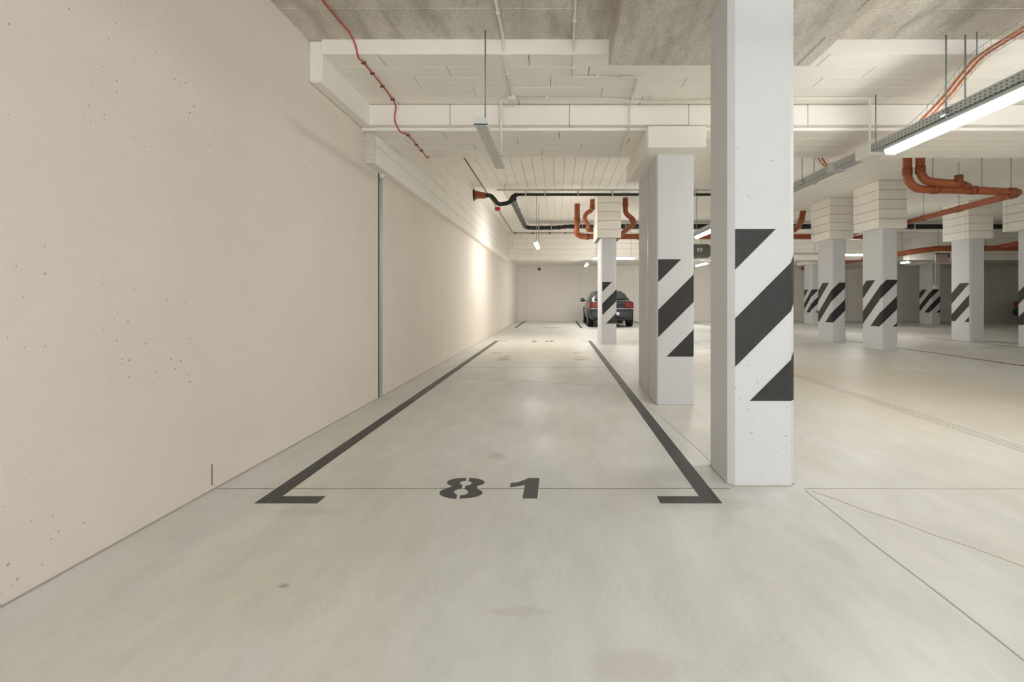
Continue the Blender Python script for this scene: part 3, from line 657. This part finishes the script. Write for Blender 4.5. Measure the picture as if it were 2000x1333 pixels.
opipe(o7, [(11.9, 22.5, 2.57), (11.5, 15.4, 2.62), (11.55, 14.95, 2.64), (12.1, 14.7, 2.70), (18, 14.7, 2.72)], .09, .15, (((11.6, 17.2, 2.607), (.06, 1, 0)), ((12.5, 14.7, 2.70), (1, 0, 0)), ((13.2, 14.7, 2.70), (1, 0, 0))))
opipe(o7, [(14.0, 14.68, 2.74), (14.5, 14.4, 2.86), (15.3, 14.0, 3.1), (16, 13.6, 3.4)], .075, .1, name='branch_pipe')
for x in (12.6, 13.6, 14.8): MB().cyl((x, 14.7, 2.78), (x, 14.7, ZF), .006, 6).build('hanger_rod', 'rod', o7)
opipe(o1, [(7.05, 13.3, ZF), (7.0, 13.3, 3.35), (6.75, 13.0, 3.12), (6.2, 12.62, 2.82)], .08, .1, (((6.98, 13.28, 3.34), (0, 0, 1)),))

# ------------------------------------------------------------------ small equipment
vb = thing('ventilation_box', (4.7, 16.0, 2.5), 'grey hanging ventilation box with small white notice', 'ventilator')
MB().bbox(4.0, 5.24, 15.8, 16.4, 2.51, 2.97, .07).build('casing', 'grey', vb)
MB().box(4.76, 4.93, 15.794, 15.8, 2.72, 2.83).build('notice', 'plastic', vb)
MB().cyl((4.845, 15.79, 2.775), (4.845, 15.794, 2.775), .03, 10).build('notice_symbol', 'ink', vb)
for x in (4.2, 5.0): MB().cyl((x, 16.1, 2.96), (x, 16.1, ZF), .008, 6).build('hanger_rod', 'rod', vb)
ca = thing('security_camera', (-.9, BY, 2.5), 'small black security camera on the end wall', 'camera')
MB().bbox(-.93, -.85, BY - .06, BY, 2.55, 2.63, .01).build('bracket', 'plastic', ca)
MB().sweep([(-.89, BY - .05, 2.56), (-.89, BY - .12, 2.54), (-.89, BY - .17, 2.52)], [.05, .065, .05], 12).build('camera_body', 'black', ca)
ex = thing('exit_sign', (18.45, 20, 2.75), 'small lit white exit sign beside the one-faced column', 'sign')
MB().bbox(18.45, 18.75, 20.0, 20.06, 2.80, 3.02, .006).build('panel', 'exit', ex)
MB().cyl((18.6, 20.03, 2.72), (18.6, 20.03, 2.8), .01, 6).build('stem', 'rod', ex)
ex.location.z = ZSB
hs = thing('hanging_sign', (14.9, 17.0, 2.3), 'small hanging board sign in a dark frame below the distant pipe', 'sign')
MB().bbox(13.8, 14.26, 16.9, 16.94, 2.44, 2.74, .005).build('board', 'salmon', hs)
MB().box(13.78, 14.28, 16.89, 16.95, 2.73, 2.76).box(14.25, 14.29, 16.89, 16.95, 2.6, 2.76).build('frame', 'ink', hs)
MB().cyl((13.9, 16.92, 2.75), (13.9, 16.92, ZF), .008, 6).build('hanger_rod', 'rod', hs)
pd = thing('pendant_switch', (15.4, 18.8, 1.4), 'white box hanging on a thin tube before the distant column', 'switch')
MB().cyl((15.38, 18.85, 1.65), (15.38, 18.85, ZSB), .012, 6).build('tube', 'plastic', pd)
MB().bbox(15.3, 15.46, 18.8, 18.9, 1.50, 1.66, .01).build('box', 'plastic', pd)
pd.location.z = 1.4

# ------------------------------------------------------------------ cars
def make_car(cx, cy, label):
    t = thing('car', (cx, cy, 0), label, 'car')
    def W(x, y, z): return (cx + x, cy + y, z)
    def loft(st, name, m):
        mb = MB(); n = len(st[0][1]); vs_ = []; fs = []
        for y, sec in st: vs_ += [W(x, y, z) for x, z in sec]
        for i in range(len(st) - 1):
            for k in range(n): fs.append((i * n + k, i * n + (k + 1) % n, (i + 1) * n + (k + 1) % n, (i + 1) * n + k))
        fs.append(tuple(range(n))); fs.append(tuple((len(st) - 1) * n + k for k in range(n)))
        mb.add(vs_, fs); o = mb.build(name, m, t)
        for p in o.data.polygons: p.use_smooth = True
        mod = o.modifiers.new('bevel', 'BEVEL'); mod.width = .02; mod.segments = 2; mod.limit_method = 'ANGLE'; mod.angle_limit = math.radians(35)
        return o
    def low(w, b, s, bul=.02):
        h = [(0, b), (w * .86, b), (w * .97, b + .10), (w + bul, b + (s - b) * .48), (w * .985, s - .10), (w * .93, s - .015), (w * .6, s + .012), (0, s + .022)]
        return h + [(-x, z) for x, z in h[-2:0:-1]]
    loft([(0.0, low(.72, .42, .93)), (.05, low(.80, .34, 1.0)), (.22, low(.85, .27, 1.035)), (.6, low(.868, .22, 1.03)), (1.3, low(.872, .2, .97)), (2.4, low(.872, .2, .95)),
          (3.2, low(.868, .2, .93)), (3.9, low(.84, .22, .83)), (4.35, low(.76, .28, .72)), (4.5, low(.62, .38, .62))], 'body', 'carpaint')
    def cab(wb_, wt, z0, z1):
        h = [(0, z0), (wb_, z0), (wb_ * .985, z0 + (z1 - z0) * .3), (wt * 1.08, z0 + (z1 - z0) * .82), (wt * .93, z1 - .02), (wt * .5, z1), (0, z1 + .005)]
        return h + [(-x, z) for x, z in h[-2:0:-1]]
    loft([(.52, cab(.72, .66, .98, 1.035)), (.85, cab(.78, .64, .96, 1.22)), (1.2, cab(.80, .60, .95, 1.385)), (1.6, cab(.81, .60, .95, 1.45)), (2.3, cab(.81, .60, .94, 1.45)),
          (2.75, cab(.80, .60, .93, 1.3)), (3.4, cab(.77, .68, .90, .97))], 'cabin', 'carpaint')
    # rear window follows the slope of the cabin's tail
    def quad(pts, name, m, off=(0, -.012, .012)):
        mb = MB(); a = [W(p[0], p[1] + off[1], p[2] + off[2]) if not off[0] else W(p[0] + off[0], p[1], p[2]) for p in pts]
        b = [(q[0] - off[0] * .5, q[1] - off[1] * .5, q[2] - off[2] * .5) for q in a]; n = len(a)
        mb.add(a + b, [tuple(range(n)), tuple(range(n, 2 * n))] + [(i, (i + 1) % n, (i + 1) % n + n, i + n) for i in range(n)])
        return mb.build(name, m, t)
    quad([(-.62, .60, 1.075), (.62, .60, 1.075), (.56, .85, 1.225), (.50, 1.16, 1.37), (-.50, 1.16, 1.37), (-.56, .85, 1.225)], 'rear_window', 'glass', (0, -.02, .02))
    for s in (-1, 1):
        quad([(s * .80, 1.0, 1.02), (s * .805, 2.0, 1.0), (s * .80, 2.9, .99), (s * .70, 2.5, 1.29), (s * .655, 1.9, 1.37), (s * .66, 1.35, 1.33)], 'side_window', 'glass', (s * .02, 0, 0))
        # tail lamps wrap round the corner
        mb = MB(); pr = [(s * .50, -.035), (s * .74, -.022), (s * .85, .07), (s * .872, .26), (s * .80, .28), (s * .5, .1)]
        z0, z1 = .74, .97
        n = len(pr); mb.add([W(x, y, z0 + (.05 if i == 0 else 0)) for i, (x, y) in enumerate(pr)] + [W(x * .985, y + .012, z1) for x, y in pr],
                            [tuple(range(n)), tuple(range(n, 2 * n))] + [(i, (i + 1) % n, (i + 1) % n + n, i + n) for i in range(n)])
        mb.build('tail_lamp', 'tail', t)
        MB().sweep([W(s * .80, 2.72, 1.0), W(s * .92, 2.70, 1.02)], .02, 6).build('mirror_arm', 'black', t)
        mm = MB(); mm.sweep([W(s * .89, 2.70, 1.05), W(s * .93, 2.70, 1.05), W(s * 1.03, 2.69, 1.05), W(s * 1.07, 2.69, 1.05)], [.05, .085, .08, .04], 10); mm.build('wing_mirror', 'carpaint', t)
        for y in (.82, 3.55):
            w = MB(); w.sweep([W(s * .66, y, .325), W(s * .68, y, .325), W(s * .87, y, .325), W(s * .895, y, .325)], [.29, .325, .325, .29], 24); wo = w.build('tyre', 'rubber', t)
            MB().sweep([W(s * .885, y, .325), W(s * .90, y, .325)], .215, 20).build('rim', 'rim', wo)
            MB().sweep([W(s * .80, y, .36), W(s * .888, y, .36)], .375, 24).build('wheel_arch', 'dark', t)
    MB().bbox(cx - .80, cx + .80, cy - .02, cy + .06, .705, .735, .006).build('chrome_strip', 'chrome', t)
    MB().bbox(cx - .80, cx + .80, cy - .07, cy + .10, .36, .66, .05).build('bumper', 'carpaint', t)
    MB().bbox(cx - .27, cx + .27, cy - .082, cy - .068, .48, .59, .004).build('licence_plate', 'plastic', t)
    MB().bbox(cx - .6, cx + .6, cy - .02, cy + .3, .26, .37, .03).build('rear_valance', 'black', t)
    MB().cyl((cx - .5, cy - .06, .30), (cx - .5, cy + .2, .30), .035, 10).build('exhaust', 'chrome', t)
    return t
make_car(2.08, 17.72, 'dark grey saloon car parked against the end wall, tail outwards')
make_car(20.45, 20.0, 'dark parked car almost hidden behind the column at the pipe bend').rotation_euler = (0, 0, math.radians(-90))
